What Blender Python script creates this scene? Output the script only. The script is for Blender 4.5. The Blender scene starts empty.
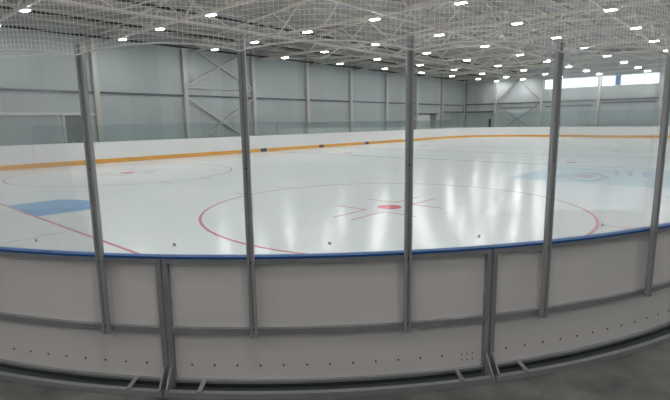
import bpy, math, random
from mathutils import Matrix, Vector
random.seed(4)
R = math.radians
C = bpy.context.scene.collection
SC = bpy.context.scene

# ------------------------------------------------------------------ camera
CX, CY, CZ = -3.460, -13.604, 2.087
YAW, PITCH, ROLL, FPX = 0.726, -0.1638, -0.0140, 472.5
F = Vector((math.cos(PITCH)*math.cos(YAW), math.cos(PITCH)*math.sin(YAW), math.sin(PITCH)))
rr = Vector((math.sin(YAW), -math.cos(YAW), 0)); uu = rr.cross(F)
r2 = rr*math.cos(ROLL)+uu*math.sin(ROLL); u2 = -rr*math.sin(ROLL)+uu*math.cos(ROLL)
cd = bpy.data.cameras.new('camera'); cam = bpy.data.objects.new('camera', cd); C.objects.link(cam)
cam.matrix_world = Matrix(((r2.x, u2.x, -F.x, CX), (r2.y, u2.y, -F.y, CY), (r2.z, u2.z, -F.z, CZ), (0, 0, 0, 1)))
cd.sensor_fit = 'HORIZONTAL'; cd.sensor_width = 36; cd.lens = FPX/670*36; cd.clip_start = .05; cd.clip_end = 400
SC.camera = cam

# ------------------------------------------------------------------ world, exposure
w = bpy.data.worlds.new('world'); SC.world = w; w.use_nodes = True
bg = w.node_tree.nodes['Background']
bg.inputs[0].default_value = (.78, .90, 1, 1); bg.inputs[1].default_value = 1.3
SC.view_settings.view_transform = 'Standard'; SC.view_settings.look = 'None'
SC.view_settings.exposure = 1.05; SC.view_settings.gamma = 1; SC.view_settings.use_curve_mapping = False
LAMP = 88.0

# ------------------------------------------------------------------ materials
def mat(name, col, rough=.5, metal=0, spec=.5, noise=None, nscale=5, bump=0, bscale=40, stretch=None):
    m = bpy.data.materials.new(name); m.use_nodes = True
    nt = m.node_tree; b = nt.nodes['Principled BSDF']
    b.inputs['Base Color'].default_value = (*col, 1); b.inputs['Roughness'].default_value = rough
    b.inputs['Metallic'].default_value = metal; b.inputs['Specular IOR Level'].default_value = spec
    tc = nt.nodes.new('ShaderNodeTexCoord')
    src = tc.outputs['Object']
    if stretch:
        mp = nt.nodes.new('ShaderNodeMapping'); mp.inputs['Scale'].default_value = stretch
        nt.links.new(src, mp.inputs[0]); src = mp.outputs[0]
    if noise:
        n = nt.nodes.new('ShaderNodeTexNoise'); n.inputs['Scale'].default_value = nscale; n.inputs['Detail'].default_value = 6
        nt.links.new(src, n.inputs['Vector'])
        cr = nt.nodes.new('ShaderNodeValToRGB'); cr.color_ramp.elements[0].position = .32; cr.color_ramp.elements[1].position = .68
        cr.color_ramp.elements[0].color = (*noise, 1); cr.color_ramp.elements[1].color = (*col, 1)
        nt.links.new(n.outputs['Fac'], cr.inputs[0]); nt.links.new(cr.outputs[0], b.inputs['Base Color'])
    if bump:
        n2 = nt.nodes.new('ShaderNodeTexNoise'); n2.inputs['Scale'].default_value = bscale; n2.inputs['Detail'].default_value = 4
        nt.links.new(src, n2.inputs['Vector'])
        bp = nt.nodes.new('ShaderNodeBump'); bp.inputs['Strength'].default_value = bump; bp.inputs['Distance'].default_value = .01
        nt.links.new(n2.outputs['Fac'], bp.inputs['Height']); nt.links.new(bp.outputs[0], b.inputs['Normal'])
    return m
def seam_mat(name, col, dark, axis, period, width, rough=.45):
    """flat panels with narrow vertical seams every `period` metres along `axis`"""
    m = mat(name, col, rough); nt = m.node_tree; b = nt.nodes['Principled BSDF']
    tc = nt.nodes.new('ShaderNodeTexCoord'); sp = nt.nodes.new('ShaderNodeSeparateXYZ'); nt.links.new(tc.outputs['Object'], sp.inputs[0])
    d = nt.nodes.new('ShaderNodeMath'); d.operation = 'DIVIDE'; d.inputs[1].default_value = period; nt.links.new(sp.outputs[axis], d.inputs[0])
    f = nt.nodes.new('ShaderNodeMath'); f.operation = 'FRACT'; nt.links.new(d.outputs[0], f.inputs[0])
    l = nt.nodes.new('ShaderNodeMath'); l.operation = 'LESS_THAN'; l.inputs[1].default_value = width/period; nt.links.new(f.outputs[0], l.inputs[0])
    fl = nt.nodes.new('ShaderNodeMath'); fl.operation = 'FLOOR'; nt.links.new(d.outputs[0], fl.inputs[0])
    wn = nt.nodes.new('ShaderNodeTexWhiteNoise'); wn.noise_dimensions = '1D'; nt.links.new(fl.outputs[0], wn.inputs['W'])
    cr = nt.nodes.new('ShaderNodeValToRGB'); cr.color_ramp.elements[0].color = (*[c*.92 for c in col], 1); cr.color_ramp.elements[1].color = (*[min(1, c*1.05) for c in col], 1)
    nt.links.new(wn.outputs['Value'], cr.inputs[0])
    mx = nt.nodes.new('ShaderNodeMix'); mx.data_type = 'RGBA'; mx.inputs[7].default_value = (*dark, 1)
    nt.links.new(cr.outputs[0], mx.inputs[6]); nt.links.new(l.outputs[0], mx.inputs[0]); nt.links.new(mx.outputs[2], b.inputs['Base Color'])
    return m
def glass_mat(name, tint, refl=.06):
    m = bpy.data.materials.new(name); m.use_nodes = True; nt = m.node_tree; nt.nodes.clear()
    o = nt.nodes.new('ShaderNodeOutputMaterial'); t = nt.nodes.new('ShaderNodeBsdfTransparent'); t.inputs[0].default_value = (*tint, 1)
    g = nt.nodes.new('ShaderNodeBsdfGlossy'); g.inputs['Roughness'].default_value = .03; g.inputs[0].default_value = (1, 1, 1, 1)
    fr = nt.nodes.new('ShaderNodeFresnel'); fr.inputs[0].default_value = 1.45
    ml = nt.nodes.new('ShaderNodeMath'); ml.operation = 'MULTIPLY'; ml.inputs[1].default_value = refl/.04*.6
    mx = nt.nodes.new('ShaderNodeMixShader')
    nt.links.new(fr.outputs[0], ml.inputs[0]); nt.links.new(ml.outputs[0], mx.inputs[0]); nt.links.new(t.outputs[0], mx.inputs[1]); nt.links.new(g.outputs[0], mx.inputs[2]); nt.links.new(mx.outputs[0], o.inputs[0])
    return m
def emis(name, col, s):
    m = bpy.data.materials.new(name); m.use_nodes = True; nt = m.node_tree; nt.nodes.clear()
    o = nt.nodes.new('ShaderNodeOutputMaterial'); e = nt.nodes.new('ShaderNodeEmission'); e.inputs[0].default_value = (*col, 1); e.inputs[1].default_value = s
    nt.links.new(e.outputs[0], o.inputs[0]); return m
ICE = dict(rough=.18, spec=.10)
M = dict(
    ice=mat('ice', (.80, .845, .85), noise=(.765, .82, .83), nscale=.35, bump=.02, bscale=1.2, **ICE),
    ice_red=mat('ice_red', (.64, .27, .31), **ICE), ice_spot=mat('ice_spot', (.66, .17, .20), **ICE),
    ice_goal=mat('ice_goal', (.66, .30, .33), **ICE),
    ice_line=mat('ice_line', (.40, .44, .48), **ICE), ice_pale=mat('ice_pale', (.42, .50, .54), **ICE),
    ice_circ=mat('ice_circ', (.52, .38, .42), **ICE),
    ice_crease=mat('ice_crease', (.26, .47, .76), **ICE), ice_ad=mat('ice_ad', (.54, .69, .76), **ICE),
    ice_ad2=mat('ice_ad2', (.38, .43, .52), **ICE), ice_ad3=mat('ice_ad3', (.46, .36, .44), **ICE),
    concrete=mat('concrete', (.21, .205, .195), .65, noise=(.085, .082, .078), nscale=3.2, bump=.25, bscale=9),
    board=mat('board', (.90, .85, .825), .42, noise=(.87, .825, .80), nscale=1.5),
    board_far=mat('board_far', (.80, .80, .79), .4),
    steel=mat('steel', (.33, .34, .35), .5, .15, noise=(.28, .29, .30), nscale=7),
    steel_light=mat('steel_light', (.38, .39, .395), .45, .35),
    alu=mat('alu', (.42, .43, .435), .45, .15, noise=(.37, .38, .385), nscale=6),
    cap=mat('cap', (.008, .095, .34), .5), yellow=mat('yellow', (.84, .42, .09), .4),
    mark_blue=mat('mark_blue', (.06, .08, .18)), mark_red=mat('mark_red', (.20, .07, .08)), fbrace=mat('fbrace', (.30, .31, .31)), bolt=mat('bolt', (.05, .05, .05), .5, .6), mark=mat('mark', (.88, .86, .88), .5),
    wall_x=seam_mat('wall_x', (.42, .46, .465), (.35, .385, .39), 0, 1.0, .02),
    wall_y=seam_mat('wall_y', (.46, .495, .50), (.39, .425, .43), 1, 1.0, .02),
    col=mat('col', (.52, .51, .47), .5), girt=mat('girt', (.13, .14, .15), .5), girtl=mat('girtl', (.62, .62, .59), .5),
    truss=mat('truss', (.68, .64, .575), .5), tray=mat('tray', (.03, .03, .035), .6),
    deck=seam_mat('deck', (.40, .385, .38), (.24, .23, .23), 1, .25, .1, .6),
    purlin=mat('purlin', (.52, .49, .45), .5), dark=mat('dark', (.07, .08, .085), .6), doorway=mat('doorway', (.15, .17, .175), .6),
    gate=seam_mat('gate', (.34, .40, .40), (.26, .31, .31), 0, .5, .02),
    net=mat('net', (.85, .85, .83), .7), rope=mat('rope', (.80, .80, .79), .6), house=mat('house', (.75, .75, .75), .4),
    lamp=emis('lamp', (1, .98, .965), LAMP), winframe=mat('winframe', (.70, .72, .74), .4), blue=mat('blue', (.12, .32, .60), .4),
    glass=glass_mat('glass', (.955, .972, .972), .03), farglass=glass_mat('farglass', (.91, .955, .95), .04), winglass=glass_mat('winglass', (.93, .97, 1), .04),
)

# ------------------------------------------------------------------ mesh helpers
class MB:
    def __init__(s): s.v = []; s.f = []
    def add(s, vs, fs):
        n = len(s.v); s.v += [tuple(v) for v in vs]; s.f += [tuple(i+n for i in f) for f in fs]; return s
    def box(s, x0, x1, y0, y1, z0, z1):
        return s.hexa([(x0, y0, z0), (x1, y0, z0), (x1, y1, z0), (x0, y1, z0)], [(x0, y0, z1), (x1, y0, z1), (x1, y1, z1), (x0, y1, z1)])
    def hexa(s, a, b):
        return s.add(list(a)+list(b), [(3, 2, 1, 0), (4, 5, 6, 7), (0, 1, 5, 4), (1, 2, 6, 5), (2, 3, 7, 6), (3, 0, 4, 7)])
    def bar(s, p, q, w_, h_):
        p = Vector(p); q = Vector(q); d = (q-p).normalized()
        up = Vector((0, 0, 1)) if abs(d.z) < .95 else Vector((1, 0, 0))
        a = d.cross(up).normalized(); b = a.cross(d)
        o = [(-w_/2, -h_/2), (w_/2, -h_/2), (w_/2, h_/2), (-w_/2, h_/2)]
        return s.hexa([p+a*x+b*y for x, y in o], [q+a*x+b*y for x, y in o])
    def prism(s, pts, z0, z1):
        n = len(pts); vs = [(x, y, z0) for x, y in pts]+[(x, y, z1) for x, y in pts]
        return s.add(vs, [tuple(range(n))[::-1], tuple(range(n, 2*n))]+[(i, (i+1) % n, (i+1) % n+n, i+n) for i in range(n)])
    def arc(s, c, ra, rb, z0, z1, a0, a1, n=16):
        """curved box; ra/rb radii, angles in degrees"""
        vs = []; fs = []
        for i in range(n+1):
            a = R(a0+(a1-a0)*i/n); ca, sa = math.cos(a), math.sin(a)
            vs += [(c[0]+ra*ca, c[1]+ra*sa, z0), (c[0]+rb*ca, c[1]+rb*sa, z0), (c[0]+rb*ca, c[1]+rb*sa, z1), (c[0]+ra*ca, c[1]+ra*sa, z1)]
        for i in range(n):
            k = 4*i
            for j in range(4): fs.append((k+j, k+(j+1) % 4, k+4+(j+1) % 4, k+4+j))
        fs += [(3, 2, 1, 0), (4*n, 4*n+1, 4*n+2, 4*n+3)]
        return s.add(vs, fs)
    def tube(s, pts, rad, k=5):
        pts = [Vector(p) for p in pts]; vs = []; fs = []; n = len(pts)
        for i, p in enumerate(pts):
            d = (pts[min(i+1, n-1)]-pts[max(i-1, 0)]).normalized()
            up = Vector((0, 0, 1)) if abs(d.z) < .9 else Vector((1, 0, 0))
            a = d.cross(up).normalized(); b = a.cross(d)
            for j in range(k):
                t = 2*math.pi*j/k; vs.append(p+a*math.cos(t)*rad+b*math.sin(t)*rad)
        for i in range(n-1):
            for j in range(k): fs.append((i*k+j, i*k+(j+1) % k, (i+1)*k+(j+1) % k, (i+1)*k+j))
        return s.add(vs, fs+[tuple(range(k))[::-1], tuple(range((n-1)*k, n*k))])
    def build(s, name, m, parent=None, origin=None, bevel=0):
        o_ = Vector(origin) if origin else Vector((0, 0, 0))
        me = bpy.data.meshes.new(name); me.from_pydata([tuple(Vector(v)-o_) for v in s.v], [], s.f); me.update()
        import bmesh
        bm = bmesh.new(); bm.from_mesh(me); bmesh.ops.recalc_face_normals(bm, faces=bm.faces); bm.to_mesh(me); bm.free()
        me.materials.append(M[m]); ob = bpy.data.objects.new(name, me); C.objects.link(ob)
        if parent is not None: ob.parent = parent
        ob.location = o_
        if bevel:
            b = ob.modifiers.new('bevel', 'BEVEL'); b.width = bevel; b.segments = 2; b.limit_method = 'ANGLE'
        return ob
def tag(o, label=None, cat=None, group=None, kind=None):
    if label: o['label'] = label
    if cat: o['category'] = cat
    if group: o['group'] = group
    if kind: o['kind'] = kind
    return o
def thing(name, label, cat, group=None, loc=(0, 0, 0), rz=0):
    o = bpy.data.objects.new(name, None); C.objects.link(o); o.location = loc; o.rotation_euler.z = rz; o.empty_display_size = .2
    return tag(o, label, cat, group)
def copy_tree(o, parent=None):
    c = o.copy(); C.objects.link(c)
    if parent: c.parent = parent
    for ch in list(o.children): copy_tree(ch, c)
    return c
ORD = ['nearest', 'second', 'third', 'fourth', 'fifth', 'sixth', 'seventh', 'eighth', 'ninth', 'tenth', 'eleventh', 'twelfth', 'thirteenth', 'fourteenth', 'fifteenth', 'sixteenth', 'seventeenth', 'eighteenth', 'nineteenth', 'twentieth', 'twenty-first', 'twenty-second', 'twenty-third', 'twenty-fourth', 'twenty-fifth']
def nth(i): return 'first' if i == 0 else ORD[i]

# ------------------------------------------------------------------ dimensions
RC = 7.516; CC = (4.331, -6.074)                # near corner arc of the boards
X0, X1, Y0, Y1 = CC[0]-RC, 55.4, CC[1]-RC, 13.45
WX0, WX1, WY0, WY1 = -11.0, 57.2, -19.5, 16.55   # hall walls
FZ = .10; EZ = 7.35                             # floor level, eaves
XL = [-8.2, -2.3, 3.6, 9.55, 15.5, 21.5, 27.4, 33.4, 39.3, 45.2, 51.1, 55.9]  # first entry also sets an unseen lamp row added to brighten near boards
SKEW = [.05, .03, .025, .012, .015, 0, 0, 0]
YL = [13.9, 9.7, 5.2, .6, -3.8, -8.15, -12.5, -16.9]  # last entry: unseen lamp row, added for light on the near boards
def deckz(y): return 7.75+1.5*(1-abs(y+1.2)/17.8)

# ------------------------------------------------------------------ structure
MB().box(WX0, WX1, WY0, WY1, -.3, -.05).build('floor', 'concrete').__setitem__('kind', 'structure')
# concrete surround at floor level with a rink-shaped opening
def rrect(x0, x1, y0, y1, rad, n=14):
    pts = []
    for cx, cy, a in ((x1-rad, y1-rad, 0), (x0+rad, y1-rad, 90), (x0+rad, y0+rad, 180), (x1-rad, y0+rad, 270)):
        for i in range(n+1): t = R(a+90*i/n); pts.append((cx+rad*math.cos(t), cy+rad*math.sin(t)))
    return pts
inner = rrect(X0, X1, Y0, Y1, RC, 20); outer = []
for x, y in inner:
    cx_, cy_ = (X0+X1)/2, (Y0+Y1)/2; dx, dy = x-cx_, y-cy_
    tx = ((WX1 if dx > 0 else WX0)-cx_)/dx if abs(dx) > 1e-6 else 1e9; ty = ((WY1 if dy > 0 else WY0)-cy_)/dy if abs(dy) > 1e-6 else 1e9
    t = min(tx, ty); outer.append((cx_+dx*t, cy_+dy*t))
nn = len(inner); mb = MB()
# insert the hall corners so that the surround fills the rectangle
vs = [(x, y, FZ) for x, y in inner]+[(x, y, FZ) for x, y in outer]; fs = []
cor = [(WX1, WY1), (WX0, WY1), (WX0, WY0), (WX1, WY0)]
for i in range(nn):
    j = (i+1) % nn; o1, o2 = outer[i], outer[j]; k = None
    if abs(o1[0]-o2[0]) > 1e-4 and abs(o1[1]-o2[1]) > 1e-4:
        k = min(cor, key=lambda c: (c[0]-o1[0])**2+(c[1]-o1[1])**2+(c[0]-o2[0])**2+(c[1]-o2[1])**2)
        vs.append((*k, FZ)); fs.append((i, i+nn, len(vs)-1, j+nn, j))
    else: fs.append((i, i+nn, j+nn, j))
mb.add(vs, fs).add([(x, y, FZ) for x, y in inner]+[(x, y, -.05) for x, y in inner], [(i, (i+1) % nn, (i+1) % nn+nn, i+nn) for i in range(nn)])
tag(mb.build('floor_surround', 'concrete'), kind='structure')

def gable_wall(x, t, holes, name):
    """wall across the hall at x with window holes (y0,y1,z0,z1) all at the same height"""
    m = MB(); ys = sorted({WY0, WY1, -1.2}|{v for h in holes for v in h[:2]})
    for a, b in zip(ys[:-1], ys[1:]):
        h = next((h for h in holes if h[0] <= a+1e-6 and b <= h[1]+1e-6), None)
        def seg(z0a, z0b, z1a, z1b): m.hexa([(x, a, z0a), (x+t, a, z0a), (x+t, b, z0b), (x, b, z0b)], [(x, a, z1a), (x+t, a, z1a), (x+t, b, z1b), (x, b, z1b)])
        if h: seg(-.3, -.3, h[2], h[2]); seg(h[3], h[3], deckz(a)+.1, deckz(b)+.1)
        else: seg(-.3, -.3, deckz(a)+.1, deckz(b)+.1)
    return tag(m.build(name, 'wall_y'), kind='structure')
WIN = [(.32, 6.15, 5.60, 6.76), (-5.45, -.02, 5.60, 6.76), (-11.3, -5.95, 5.60, 6.76)]
gable_wall(WX1, .2, WIN, 'wall_far'); gable_wall(WX0-.2, .2, [], 'wall_near')
tag(MB().box(WX0, WX1, WY1, WY1+.2, -.3, deckz(WY1)+.1).build('wall_left', 'wall_x'), kind='structure')
tag(MB().box(WX0, WX1, WY0-.2, WY0, -.3, deckz(WY0)+.1).build('wall_right', 'wall_x'), kind='structure')
m = MB()
for a, b in ((WY0-.2, -1.2), (-1.2, WY1+.2)):
    za, zb = deckz(a), deckz(b)
    m.hexa([(WX0-.2, a, za), (WX1+.2, a, za), (WX1+.2, b, zb), (WX0-.2, b, zb)], [(WX0-.2, a, za+.15), (WX1+.2, a, za+.15), (WX1+.2, b, zb+.15), (WX0-.2, b, zb+.15)])
tag(m.build('ceiling', 'deck'), kind='structure')
for i, (a, b, z0, z1) in enumerate(WIN):
    f = MB(); t = .06
    f.box(WX1-.02, WX1+.1, a, b, z0, z0+t).box(WX1-.02, WX1+.1, a, b, z1-t, z1).box(WX1-.02, WX1+.1, a, a+t, z0, z1).box(WX1-.02, WX1+.1, b-t, b, z0, z1)
    root = tag(f.build('window_%d' % (i+1), 'winframe'), kind='structure')
    MB().box(WX1+.03, WX1+.05, a, b, z0, z1).build('pane', 'winglass', root)
    for k in range(1, 4):
        y = a+(b-a)*k/4
        MB().box(WX1-.02, WX1+.1, y-.03, y+.03, z0, z1).build('mullion', 'winframe', root)
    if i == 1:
        tag(MB().box(WX1+.05, WX1+.09, b-1.85, b-1.3, z0+.06, z1-.06).build('patch', 'blue', root), 'narrow blue blind')  # plain blue patch just behind the window glass

# openings and low beams in the long left wall
def slab(name, x0, x1, z0, z1, m_, lab, cat, y=WY1, d=.08):
    return tag(MB().box(x0, x1, y-d, y, z0, z1).build(name, m_), lab, cat)
d1 = tag(MB().box(6.95, 8.35, WY1-.06, WY1-.001, FZ, 2.72).build('door_1', 'doorway'), kind='structure')
MB().box(6.83, 6.97, WY1-.12, WY1, FZ, 2.72).build('door_frame', 'col', d1); MB().box(7.3, 7.38, WY1-.09, WY1-.06, 1.0, 1.2).build('door_handle', 'col', d1)
d2 = tag(MB().box(48.3, 49.6, WY1-.06, WY1, FZ, 2.8).build('door_2', 'doorway'), kind='structure')
MB().box(49.6, 49.75, WY1-.12, WY1, FZ, 2.8).build('door_frame', 'girtl', d2)
d3 = tag(MB().box(WX1-.06, WX1, 12.65, 13.05, FZ, 2.2).build('door_3', 'dark'), kind='structure')
MB().box(WX1-.08, WX1, 12.6, 13.1, 2.2, 2.28).build('door_frame', 'girtl', d3)
slab('sliding_gate', 3.05, 6.8, FZ+.02, 2.66, 'gate', 'wide pale green gate in the left wall beside the dark doorway', 'gate', y=WY1-.03)
slab('wall_beam', -3, 8.8, 2.68, 2.82, 'girtl', 'light beam over the pale green gate and the dark doorway on the left', 'beam', d=.18)
slab('wall_beam', 44.7, 49.9, 2.82, 2.94, 'girt', 'dark beam over the small doorway near the far left corner', 'beam', d=.18)
slab('wall_panel', 45.0, 48.2, FZ, 2.8, 'girtl', 'plain pale wall panel left of the small far doorway', 'panel', d=.05)
slab('wall_beam', 51.2, WX1, 3.05, 3.22, 'girt', 'dark low beam on the left wall ending in the far corner', 'beam', d=.25)
tag(MB().box(WX1-.25, WX1, 12.3, WY1-.3, 3.05, 3.22).build('wall_beam', 'girt'), 'dark low beam on the far wall from the corner to the first column', 'beam')
tag(MB().box(2.9, 3.5, WY1-.05, WY1, 5.3, 5.85).build('wall_vent', 'dark'), 'small square vent high on the left wall above the gate', 'vent')
slab('wall_girt', WX0, WX1, 3.98, 4.10, 'girt', 'long dark horizontal girt running along the whole left wall', 'girt', d=.12)
tag(MB().box(WX1-.12, WX1, WY0, WY1-.2, 4.02, 4.2).build('wall_girt', 'girt'), 'long dark horizontal girt across the far wall under the windows', 'girt')
for a, b, z, n in ((6.9, 11.6, 3.48, 'inside the cross-braced bay'), (.7, 5.9, 3.50, 'under the left window'), (-5.3, -.2, 3.72, 'under the right window')):
    tag(MB().box(WX1-.1, WX1, a, b, z, z+.14).build('wall_girt', 'girt'), 'short dark rail on the far wall, '+n, 'girt')

# ------------------------------------------------------------------ ice with its markings
inn = rrect(X0+.022, X1-.022, Y0+.022, Y1-.022, RC-.022, 20)
icem = MB().prism(inn, -.045, 0)
ice = tag(icem.build('ice_sheet', 'ice'), 'white ice surface of the hockey rink inside the boards', 'ice')
Z0, Z1_ = .0005, .002
def flat_ring(c, r0, r1, a0, a1, name, m_, n=64, z=Z1_): return MB().arc(c, r0, r1, Z0, z, a0, a1, n).build(name, m_, ice)
def rect(x0, x1, y0, y1, name, m_, z=Z1_): return MB().box(x0, x1, y0, y1, Z0, z).build(name, m_, ice)
XM = (X0+X1)/2
GY = math.sqrt(max(0, RC**2-(0-CC[0])**2))
def yb(x):   # lower and upper extent of a cross line at x
    if x < CC[0]: h = math.sqrt(RC**2-(x-CC[0])**2)-.03; return CC[1]-h, Y1-RC+h
    if x > X1-RC: h = math.sqrt(RC**2-(x-(X1-RC))**2)-.03; return CC[1]-h, Y1-RC+h
    return Y0+.03, Y1-.03
for gx, s in ((0, 1), (X1-3.2, -1)):
    a, b = yb(gx); rect(gx-.033, gx+.033, a, b, 'goal_line', 'ice_goal')
    # crease: straight sides and a rounded front
    pts = [(gx+s*.03, -1.2)]+[(gx+s*math.sqrt(1.76**2-y*y), y) for y in [(-1.2+2.4*i/16) for i in range(17)]]+[(gx+s*.03, 1.2)]
    MB().prism(pts, Z0, Z1_-.0006).build('goal_crease', 'ice_crease', ice)
    for q in (1, -1): MB().bar((gx-s*.03, q*3.4, .00125), (gx-s*3.1, q*3.95, .00125), .035, .0015).build('trapezoid_line', 'ice_goal', ice)
    for sy in (-7, 7):
        c = (gx+s*6, sy)
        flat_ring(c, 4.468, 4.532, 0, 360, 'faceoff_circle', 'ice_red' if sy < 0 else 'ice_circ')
        MB().prism([(c[0]+.3*math.cos(R(k*15)), c[1]+.3*math.sin(R(k*15))) for k in range(24)], Z0, Z1_).build('faceoff_spot', 'ice_spot', ice)
        for q in (1, -1):
            for u in (.85, -.85): MB().box(c[0]+u-.025, c[0]+u+.025, *sorted((c[1]+q*4.5, c[1]+q*5.1)), Z0, Z1_).build('hash_mark', 'ice_red', ice)
        for qx in (1, -1):
            for qy in (1, -1):
                L = MB()
                L.box(*sorted((c[0]+qx*.6, c[0]+qx*1.8)), *sorted((c[1]+qy*.225, c[1]+qy*.275)), Z0, Z1_)
                L.box(*sorted((c[0]+qx*.6, c[0]+qx*.65)), *sorted((c[1]+qy*.27, c[1]+qy*1.15)), Z0, Z1_)
                L.build('restraining_mark', 'ice_red', ice)
for x, m_, n in ((19.5, 'ice_line', 'blue_line'), (XM, 'ice_line', 'center_line'), (2*XM-19.5, 'ice_pale', 'blue_line')):
    rect(x-.12, x+.12, Y0+.03, Y1-.03, n, m_)
flat_ring((XM, 0), 4.46, 4.54, 0, 360, 'center_circle', 'ice_pale')
for x in (21.2, 2*XM-21.2):
    for y in (-7, 7): MB().prism([(x+.3*math.cos(R(k*15)), y+.3*math.sin(R(k*15))) for k in range(24)], Z0, Z1_).build('faceoff_spot', 'ice_spot', ice)
# printed advertisement
ad = rect(13.4, 18.8, -12.6, -7.0, 'printed_advert', 'ice_ad', .0012)
e = MB()
e.bar((13.9, -9.6, .0017), (15.6, -9.75, .0017), .25, .001).bar((15.6, -9.75, .0017), (16.9, -8.9, .0017), .25, .001).bar((16.9, -8.9, .0017), (15.0, -8.2, .0017), .2, .001).bar((15.0, -8.2, .0017), (13.9, -9.6, .0017), .2, .001)
e.build('emblem_outline', 'ice_ad2', ad)
MB().prism([(14.8, -9.4), (15.7, -9.4), (16.2, -8.95), (15.2, -8.6)], .0013, .0022).build('emblem_centre', 'ice_ad3', ad)
s_ = MB()
for k in range(4): s_.bar((16.4, -9.9-k*.45, .0017), (17.8, -9.6-k*.45, .0017), .14, .001)
s_.build('letter_stroke', 'ice_ad2', ad)

# ------------------------------------------------------------------ far boards
def run_board(pts, label, name='rink_boards', blocks=()):
    """boards along an open polyline; normals face the rink on the left of travel"""
    P = [Vector((x, y, 0)) for x, y in pts]; n = len(P); nor = []
    for i in range(n):
        d = (P[min(i+1, n-1)]-P[max(i-1, 0)]).normalized(); nor.append(Vector((d.y, -d.x, 0)))     # outward = right of travel
    def strip(o0, o1, z0, z1):
        m = MB(); vs = []; fs = []
        for p, q in zip(P, nor):
            for o, z in ((o0, z0), (o1, z0), (o1, z1), (o0, z1)): vs.append((p.x+q.x*o, p.y+q.y*o, z))
        for i in range(n-1):
            for j in range(4): fs.append((4*i+j, 4*i+(j+1) % 4, 4*i+4+(j+1) % 4, 4*i+4+j))
        return m.add(vs, fs+[(3, 2, 1, 0), (4*n-4, 4*n-3, 4*n-2, 4*n-1)])
    r = thing(name, label, 'boards', loc=(P[0].x, P[0].y, 0))
    off = (P[0].x, P[0].y, 0)
    def part(mb_, nm, mt):
        o = mb_.build(nm, mt); o.parent = r; o.location = (-off[0], -off[1], 0); return o
    part(strip(0, .04, -.04, 1.14), 'board_panel', 'board_far')
    part(strip(-.008, 0, 0.004, .235), 'kick_plate', 'yellow')
    part(strip(-.03, .07, 1.14, 1.17), 'cap_rail', 'board_far')
    part(strip(.04, .09, .1, .16), 'base_rail', 'steel')
    return r, part
def arcpts(cx, cy, a0, a1, n=18): return [(cx+RC*math.cos(R(a0+(a1-a0)*i/n)), cy+RC*math.sin(R(a0+(a1-a0)*i/n))) for i in range(n+1)]
def linepts(p, q, n=8): return [(p[0]+(q[0]-p[0])*i/n, p[1]+(q[1]-p[1])*i/n) for i in range(n+1)]
# travel with the rink on the left: counter-clockwise
LS, part = run_board(linepts((X1-RC, Y1), (X0+RC, Y1)), 'long straight white boards with yellow kick strip along the left side of the ice')
for x, m_, n in ((19.2, 'mark_blue', 'blue_line_mark'), (25.4, 'mark_red', 'red_line_mark'), (31.6, 'mark_blue', 'blue_line_mark')):
    part(MB().box(x-.28, x+.28, Y1-.012, Y1-.009, 0.004, .24), n, m_)
run_board(arcpts(X1-RC, Y1-RC, .15, 89.85), 'curved white boards of the far left corner')
run_board(linepts((X1, Y0+RC), (X1, Y1-RC)), 'straight white boards with yellow kick strip closing the far end')
run_board(arcpts(X1-RC, Y0+RC, -89.85, -.15), 'curved white boards of the far right corner, outside the picture')
run_board(linepts((X0+RC, Y0), (X1-RC, Y0)), 'long straight white boards along the right side of the ice')
run_board(arcpts(X0+RC, Y1-RC, 90.15, 179.85), 'curved white boards of the near left corner')
run_board(linepts((X0, Y1-RC), (X0, Y0+RC)), 'straight white boards behind the near goal line')

# glass panes above the far boards
pane_lab = {'L': 'greenish glass pane on the long left boards, %s from the near corner', 'E': 'greenish glass pane on the far corner and end boards, %s from the left'}
def farpane(p, q, key):
    p = Vector((*p, 0)); q = Vector((*q, 0)); d = (q-p); ln = d.length; ang = math.atan2(d.y, d.x)
    return p, q, ln, ang
src = None
def place_panes(seq, key, top):
    s = None; cnt = 0
    for p, q in seq:
        p_, q_, ln, ang = farpane(p, q, key)
        mid = (p_+q_)/2
        if s is None:
            s = thing('rink_glass', pane_lab[key], 'glass', 'glass panes on the far boards', (mid.x, mid.y, 1.17), ang)
            MB().box(-ln/2+.01, ln/2-.025, -.006, .006, 0, top-1.17).build('glass_sheet', 'farglass', s)
            MB().box(ln/2-.025, ln/2-.01, -.02, .02, 0, top-1.17+.02).build('edge_post', 'alu', s)
        else:
            c = copy_tree(s); c.location = (mid.x, mid.y, 1.17); c.rotation_euler.z = ang
        cnt += 1; (s if cnt == 1 else c)['label'] = pane_lab[key] % nth(cnt-1)
n_ = 16; xs = [X0+RC+(X1-X0-2*RC)*i/n_ for i in range(n_+1)]
place_panes([((xs[i], Y1+.02), (xs[i+1], Y1+.02)) for i in range(n_)], 'L', 2.1)
ac = [(X1-RC+(RC+.02)*math.cos(R(90-15*i)), Y1-RC+(RC+.02)*math.sin(R(90-15*i))) for i in range(7)]
ys = [Y1-RC-(Y1-Y0-2*RC)*i/6 for i in range(7)]
place_panes([(ac[i], ac[i+1]) for i in range(6)]+[((X1+.02, ys[i]), (X1+.02, ys[i+1])) for i in range(6)], 'E', 2.95)

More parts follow.
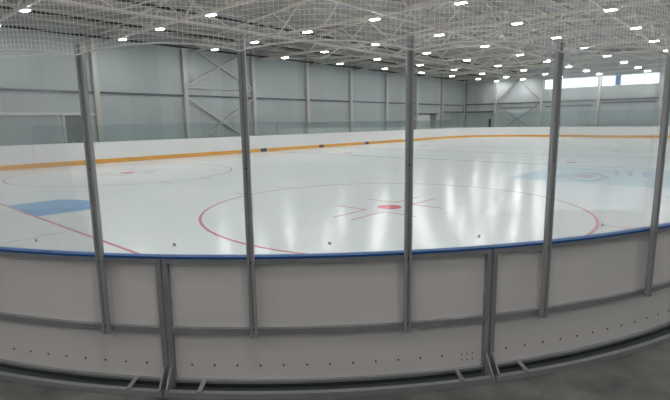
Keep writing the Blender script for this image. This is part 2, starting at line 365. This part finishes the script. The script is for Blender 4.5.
# ------------------------------------------------------------------ wall columns and braces
for i in range(-1, 9):
    x = 8.85+6.0*i
    if x > 57: continue
    o = MB().box(-.14, .14, -.3, 0, 0, deckz(WY1-.3)-FZ-.03).build('wall_column', 'col')
    o.location = (x, WY1, FZ)
    tag(o, 'light steel column on the long left wall, %s from the near end' % nth(i+1), 'column', 'columns of the left wall')
o = MB().box(WX1-.3, WX1, WY1-.3, WY1, FZ, deckz(WY1-.3)-.03).build('corner_column', 'girt'); tag(o, 'dark column standing in the far left corner of the hall', 'column')
for i, y in enumerate((12.05, 6.35, .18, -5.7, -11.6)):
    o = MB().box(-.3, 0, -.13, .13, 0, min(deckz(y), deckz(y-.13), deckz(y+.13))-FZ-.03).build('wall_column', 'col'); o.location = (WX1, y, FZ)
    tag(o, 'pale steel column on the far wall, %s from the left corner' % nth(i), 'column', 'columns of the far wall')
def brace(name, lab, segs, m_='col', wd=.14):
    r = thing(name, lab, 'brace', loc=segs[0][0])
    for p, q in segs:
        o = MB().bar(p, q, .08, wd).build('brace_bar', m_); o.parent = r; o.location = -Vector(segs[0][0])
    return r
yb_ = WY1-.17
brace('cross_brace', 'light diagonal cross brace on the left wall, lower one in the braced bay', [((15.0, yb_, .5), (20.7, yb_, 3.9)), ((15.0, yb_, 3.9), (20.7, yb_, .5))])
brace('cross_brace', 'light diagonal cross brace on the left wall, upper one under the roof', [((15.0, yb_, 4.75), (20.7, yb_, 7.6)), ((15.0, yb_, 7.6), (20.7, yb_, 4.75))])
slab('wall_strut', 15.0, 20.7, 4.55, 4.67, 'col', 'light horizontal strut between the two cross braces of the left wall', 'strut', d=.16)
xb_ = WX1-.17
brace('cross_brace', 'grey diagonal cross brace low on the far wall left of the windows', [((xb_, 11.9, 4.05), (xb_, 6.5, .25)), ((xb_, 11.9, .25), (xb_, 6.5, 4.05))], 'fbrace')
brace('chevron_brace', 'inverted V brace high on the far wall left of the windows', [((xb_, 11.9, 4.3), (xb_, 9.2, 7.0)), ((xb_, 9.2, 7.0), (xb_, 6.5, 4.3))], 'fbrace')

# ------------------------------------------------------------------ roof: purlins, trusses, ties, trays, lamps
proto = None
np_ = 22
for i in range(np_):
    y = WY0+.9+i*(WY1-WY0-1.8)/(np_-1)
    z = deckz(y)-.09
    if proto is None: o = proto = MB().box(WX0, WX1, -.035, .035, -.08, .07).build('roof_purlin', 'purlin')
    else: o = proto.copy(); C.objects.link(o)
    o.location = (0, y, z)
    tag(o, 'long roof purlin under the dark roof deck, %s from the left wall' % nth(np_-1-i), 'purlin', 'roof purlins')
proto = thing('roof_truss', 'x', 'truss', 'roof trusses', (0, 0, 0))
ZB = 7.03
MB().box(-.06, .06, WY0, WY1, ZB-.06, ZB+.06).build('bottom_chord', 'truss', proto)
def ztop(y): return deckz(y)-.24
t = MB()
for a, b in ((WY0, -1.2), (-1.2, WY1)): t.bar((0, a, ztop(a)), (0, b, ztop(b)), .12, .12)
t.build('top_chord', 'truss', proto)
nw = 20; yy = [WY0+.3+(WY1-WY0-.6)*i/nw for i in range(nw+1)]
for i in range(nw):
    a, b = yy[i], yy[i+1]
    if i % 2: MB().bar((0, a, ZB), (0, b, ztop(b)), .07, .07).build('web_bar', 'truss', proto)
    else: MB().bar((0, a, ztop(a)), (0, b, ZB), .07, .07).build('web_bar', 'truss', proto)
for i, x in enumerate(XL):
    o = proto if i == 0 else copy_tree(proto)
    o.location = (x, 0, 0); o['label'] = 'pale steel lattice roof truss across the hall, %s from the far wall' % nth(len(XL)-1-i)
# longitudinal lattice girders between the trusses
for y, lab in ((-7.8, 'right of centre'), (.0, 'along the middle'), (7.8, 'left of centre')):
    r = thing('tie_girder', 'long pale lattice girder running the length of the roof, '+lab, 'girder', loc=(0, y, 0))
    MB().box(XL[0], XL[-1], -.045, .045, ZB-.045, ZB+.045).build('bottom_chord', 'truss', r)
    d = MB()
    zt = ztop(y)
    for a, b in zip(XL[:-1], XL[1:]):
        mdl = (a+b)/2; d.bar((a, 0, zt), (mdl, 0, ZB), .06, .06).bar((mdl, 0, ZB), (b, 0, zt), .06, .06)
    d.build('web_bars', 'truss', r)
for i, (k, ya, yb2) in enumerate([(k, a, b) for k in (5, 8) for a, b in ((16.4, 7.8), (7.8, 0), (0, -7.8), (-7.8, -18.8))]):
    a, b = XL[k], XL[k+1]
    brace('roof_brace', 'diagonal roof brace pair in the %s braced bay, %s panel from the left' % (('middle', 'far')[(5, 8).index(k)], nth(i % 4)), [((a, ya, ZB+.0), (b, yb2, ZB)), ((a, yb2, ZB-.01), (b, ya, ZB-.01))], 'truss', .07)
for y, z, lab in ((16.1, 7.22, 'along the top of the left wall'), (13.2, 7.55, 'a few metres from the left wall'), (8.9, 7.75, 'over the left half of the ice'), (-11, 7.6, 'over the right half of the ice')):
    tag(MB().box(XL[0], XL[-1], y-.07, y+.07, z-.05, z+.05).build('cable_tray', 'tray'), 'dark cable tray hanging under the roof, '+lab, 'cable tray')
proto = thing('ceiling_light', 'x', 'light', 'ceiling lights', (0, 0, 0))
MB().box(-.125, .125, -.24, .24, .012, .10).build('housing', 'house', proto)
MB().box(-.115, .115, -.23, .23, 0, .012).build('diffuser', 'lamp', proto)
MB().box(-.02, .02, -.2, .2, .10, .115).build('bracket', 'house', proto)
first = True
for i, x in enumerate(XL):
    for j, y in enumerate(YL):
        if x < -8 and y < -15: continue          # no lamps over the corner behind the camera
        o = proto if first else copy_tree(proto); first = False
        o.location = (x, y-SKEW[j]*(x-9.55), ZB-.06-.115)
        o['label'] = 'white rectangular ceiling lamp, %s row from the far wall, %s from the left wall' % (nth(len(XL)-1-i), nth(j))  # nearest x row and rightmost y row are added, unseen lamps

# ------------------------------------------------------------------ near boards: framed sections around the corner
def P(a, rad, z=0): return (CC[0]+rad*math.cos(R(a)), CC[1]+rad*math.sin(R(a)), z)
J = [-180, -163.3, -144.6, -125.8, -107.1, -90]
SEC = ['first white board section, left of the picture edge', 'white curved board section at the left, up to the first frame joint', 'white curved board section in the middle between the two frame joints', 'white curved board section at the right, after the second frame joint', 'last white curved board section, right of the picture edge']
for k in range(5):
    a0, a1 = J[k], J[k+1]; g = .04; b0, b1 = a0+g, a1-g
    r = thing('board_section', SEC[k], 'boards', 'near corner board sections', P((a0+a1)/2, RC, FZ)); off = -Vector(r.location)
    def pt(mb_, nm, mt, par=None, bev=0):
        o = mb_.build(nm, mt, bevel=bev); o.parent = r; o.location = off; return o
    pt(MB().arc(CC, RC-.012, RC, -.04, 1.124, b0, b1, 24), 'board_panel', 'board')
    pt(MB().arc(CC, RC-.02, RC-.012, 0.004, .22, b0, b1, 24), 'kick_plate', 'yellow')
    pt(MB().arc(CC, RC-.03, RC+.037, 1.124, 1.140, a0, a1, 24), 'cap_rail', 'cap')
    pt(MB().arc(CC, RC, RC+.035, 1.088, 1.124, b0, b1, 24), 'top_rail', 'steel')
    pt(MB().arc(CC, RC, RC+.035, .548, .592, b0, b1, 24), 'middle_rail', 'steel')
    pt(MB().arc(CC, RC, RC+.03, .150, .172, b0, b1, 24), 'bottom_rail', 'steel')
    pt(MB().arc(CC, RC+.112, RC+.152, FZ, .143, b0, b1, 24), 'base_beam', 'steel_light')
    pt(MB().arc(CC, RC, RC+.112, FZ, FZ+.012, b0, b1, 24), 'gap_shade_base', 'dark'); pt(MB().arc(CC, RC, RC+.012, FZ+.012, .150, b0, b1, 24), 'gap_shade_strip', 'dark')  # near-black strips paint the shade in the gap under the bottom rail
    for s, a in ((1, a0), (-1, a1)):
        w0 = a+s*.05; w1 = a+s*.33
        pt(MB().arc(CC, RC, RC+.037, FZ, 1.088, *sorted((w0, w1)), 2), 'end_post', 'steel')
        # gusset plate standing between post and base beam
        ga = a+s*.2
        def rp(rad, z, da): return P(ga+da, rad, z)
        m = MB(); q = [(RC+.037, FZ+.012), (RC+.112, .13), (RC+.15, .143), (RC+.15, .158), (RC+.055, .285), (RC+.037, .285)]
        vs = [rp(ra, z, -.05) for ra, z in q]+[rp(ra, z, .05) for ra, z in q]; n = len(q)
        m.add(vs, [tuple(range(n))[::-1], tuple(range(n, 2*n))]+[(i, (i+1) % n, (i+1) % n+n, i+n) for i in range(n)])
        pt(m, 'gusset_plate', 'steel_light')
        fa = a+s*2.05
        m = MB(); vs = []
        for ra, z in ((RC+.02, .172), (RC+.15, .143)):
            for da in (-.12, .12):
                for dz in (0, .012): vs.append(P(fa+da, ra, z+dz))
        m.add(vs, [(0, 1, 3, 2), (4, 6, 7, 5), (0, 2, 6, 4), (1, 5, 7, 3), (0, 4, 5, 1), (2, 3, 7, 6)])
        pt(m, 'foot_bracket', 'steel_light')
    na = a0+1.3
    while na < a1-(2.0 if k == 2 else .8):
        m = MB(); n = 8; ca = R(na); rad_ = Vector((math.cos(ca), math.sin(ca), 0)); tan = Vector((-math.sin(ca), math.cos(ca), 0)); c0 = Vector(P(na, RC, .286))
        ring = [c0+tan*.0075*math.cos(2*math.pi*i/n)+Vector((0, 0, .0075*math.sin(2*math.pi*i/n))) for i in range(n)]
        m.add([v for v in ring]+[v+rad_*.005 for v in ring], [tuple(range(n)), tuple(range(n, 2*n))]+[(i, (i+1) % n, (i+1) % n+n, i+n) for i in range(n)])
        pt(m, 'bolt', 'bolt')
        na += 1.33
    if k == 2:
        for da in (-1.62, -1.27, -.92):
            for z in (.235, .283):
                ca = R(a1+da); rad_ = Vector((math.cos(ca), math.sin(ca), 0)); tan = Vector((-math.sin(ca), math.cos(ca), 0)); c0 = Vector(P(a1+da, RC, z)); n = 8
                ring = [c0+tan*.005*math.cos(2*math.pi*i/n)+Vector((0, 0, .005*math.sin(2*math.pi*i/n))) for i in range(n)]
                pt(MB().add(ring+[v+rad_*.004 for v in ring], [tuple(range(n)), tuple(range(n, 2*n))]+[(i, (i+1) % n, (i+1) % n+n, i+n) for i in range(n)]), 'bolt', 'bolt')

# stanchions and near glass
ST = [-165.5, -156.9, -148.1, -139.52, -130.95, -122.3, -113.4, -104.5]
SL = ['left of the picture edge, farthest', 'just left of the picture edge', 'leftmost in the picture', 'second from the left', 'in the centre of the picture', 'second from the right', 'at the right edge of the picture', 'beyond the right edge']
proto = thing('glass_post', 'x', 'post', 'glass posts on the near boards')
RS = RC+.038
# local: +x radial outward, y tangential
mm = MB(); wd = .025
prof = [(0, -wd), (.035, -wd), (.035, -.007), (.024, -.007), (.024, .007), (.035, .007), (.035, wd), (0, wd)]
mm.prism(prof, .545, 2.63)
mm.build('post_profile', 'alu', proto)
MB().box(.022, .028, -.0065, .0065, .56, 2.6).build('rubber_seal', 'steel', proto)
MB().box(0, .037, -wd-.002, wd+.002, 2.63, 2.645).build('top_cap', 'steel_light', proto)
MB().box(0, .037, -wd-.001, wd+.001, .537, .545).build('bottom_bracket', 'steel', proto)
for z in (.60, 1.105, 1.78):
    MB().box(.026, .032, -.006, .006, z-.006, z+.006).build('bolt', 'bolt', proto)
for i, a in enumerate(ST):
    o = proto if i == 0 else copy_tree(proto)
    x, y, z = P(a, RS); o.location = (x, y, 0); o.rotation_euler.z = R(a)
    o['label'] = 'grey metal glass post on the near boards, '+SL[i]
GL = ['left of the picture edge', 'cut by the left picture edge', 'between the two leftmost posts', 'left of the centre post', 'right of the centre post', 'between the last two posts on the right', 'cut by the right picture edge']
for i in range(len(ST)-1):
    a, b = ST[i], ST[i+1]; p = Vector(P(a+.1, RC+.028)); q = Vector(P(b-.1, RC+.028)); ang = math.atan2(q.y-p.y, q.x-p.x); ln = (q-p).length; mid = (p+q)/2
    t = thing('shield_glass', 'tall clear glass pane on the near boards, '+GL[i], 'glass', 'near glass panes', (mid.x, mid.y, 1.140), ang)
    MB().box(-ln/2, ln/2, -.006, .006, 0, 1.45).build('glass_sheet', 'glass', t)
    MB().add([(.012*math.cos(R(k*30)), yy_, .085+.012*math.sin(R(k*30))) for yy_ in (-.0062, -.0072) for k in range(12)], [tuple(range(12)), tuple(range(12, 24))]+[(k, (k+1) % 12, (k+1) % 12+12, k+12) for k in range(12)]).build('etched_mark', 'mark', t)

# safety net hanging outside the posts
A0, A1, ZT, SP = -165.6, -104.65, 6.9, .033
def nb(a):   # height of the scalloped lower edge
    i = max(j for j in range(len(ST)) if ST[j] <= a+1e-6) if a >= ST[0] else 0
    if i >= len(ST)-1: i = len(ST)-2
    u = min(max((a-ST[i])/(ST[i+1]-ST[i]), 0), 1)
    return 2.548+.062*math.sin(math.pi*u)**.7, u
def npnt(a, row_z):
    zb, u = nb(a); lift = (zb-2.6)*math.exp(-(row_z)/.5)
    return P(a, RC+.108+.02*math.sin(math.pi*u), 2.6+row_z+lift)
da = math.degrees(SP/(RC+.1)); na = int((A1-A0)/da); nr = int((ZT-2.6)/SP)
net = MB()
for i in range(nr+1):
    net.tube([npnt(A0+da*j, i*SP) for j in range(0, na+1)], .0014, 4)
for j in range(na+1):
    zs = [0, .1, .2, .35, .6, 1, 2, nr*SP]
    net.tube([npnt(A0+da*j, z) for z in zs], .0014, 4)
nt_ = thing('safety_net', 'white mesh safety net hanging above the near glass posts', 'net', loc=P(-131.05, RC+.108, 2.55)); off = -Vector(nt_.location)
o = net.build('netting', 'net'); o.parent = nt_; o.location = off
o = MB().tube([npnt(A0+da*j, 0) for j in range(na+1)], .006, 6).build('edge_rope', 'rope'); o.parent = nt_; o.location = off
o = MB().tube([npnt(A0+da*j, nr*SP) for j in range(na+1)], .006, 6).build('top_rope', 'rope'); o.parent = nt_; o.location = off
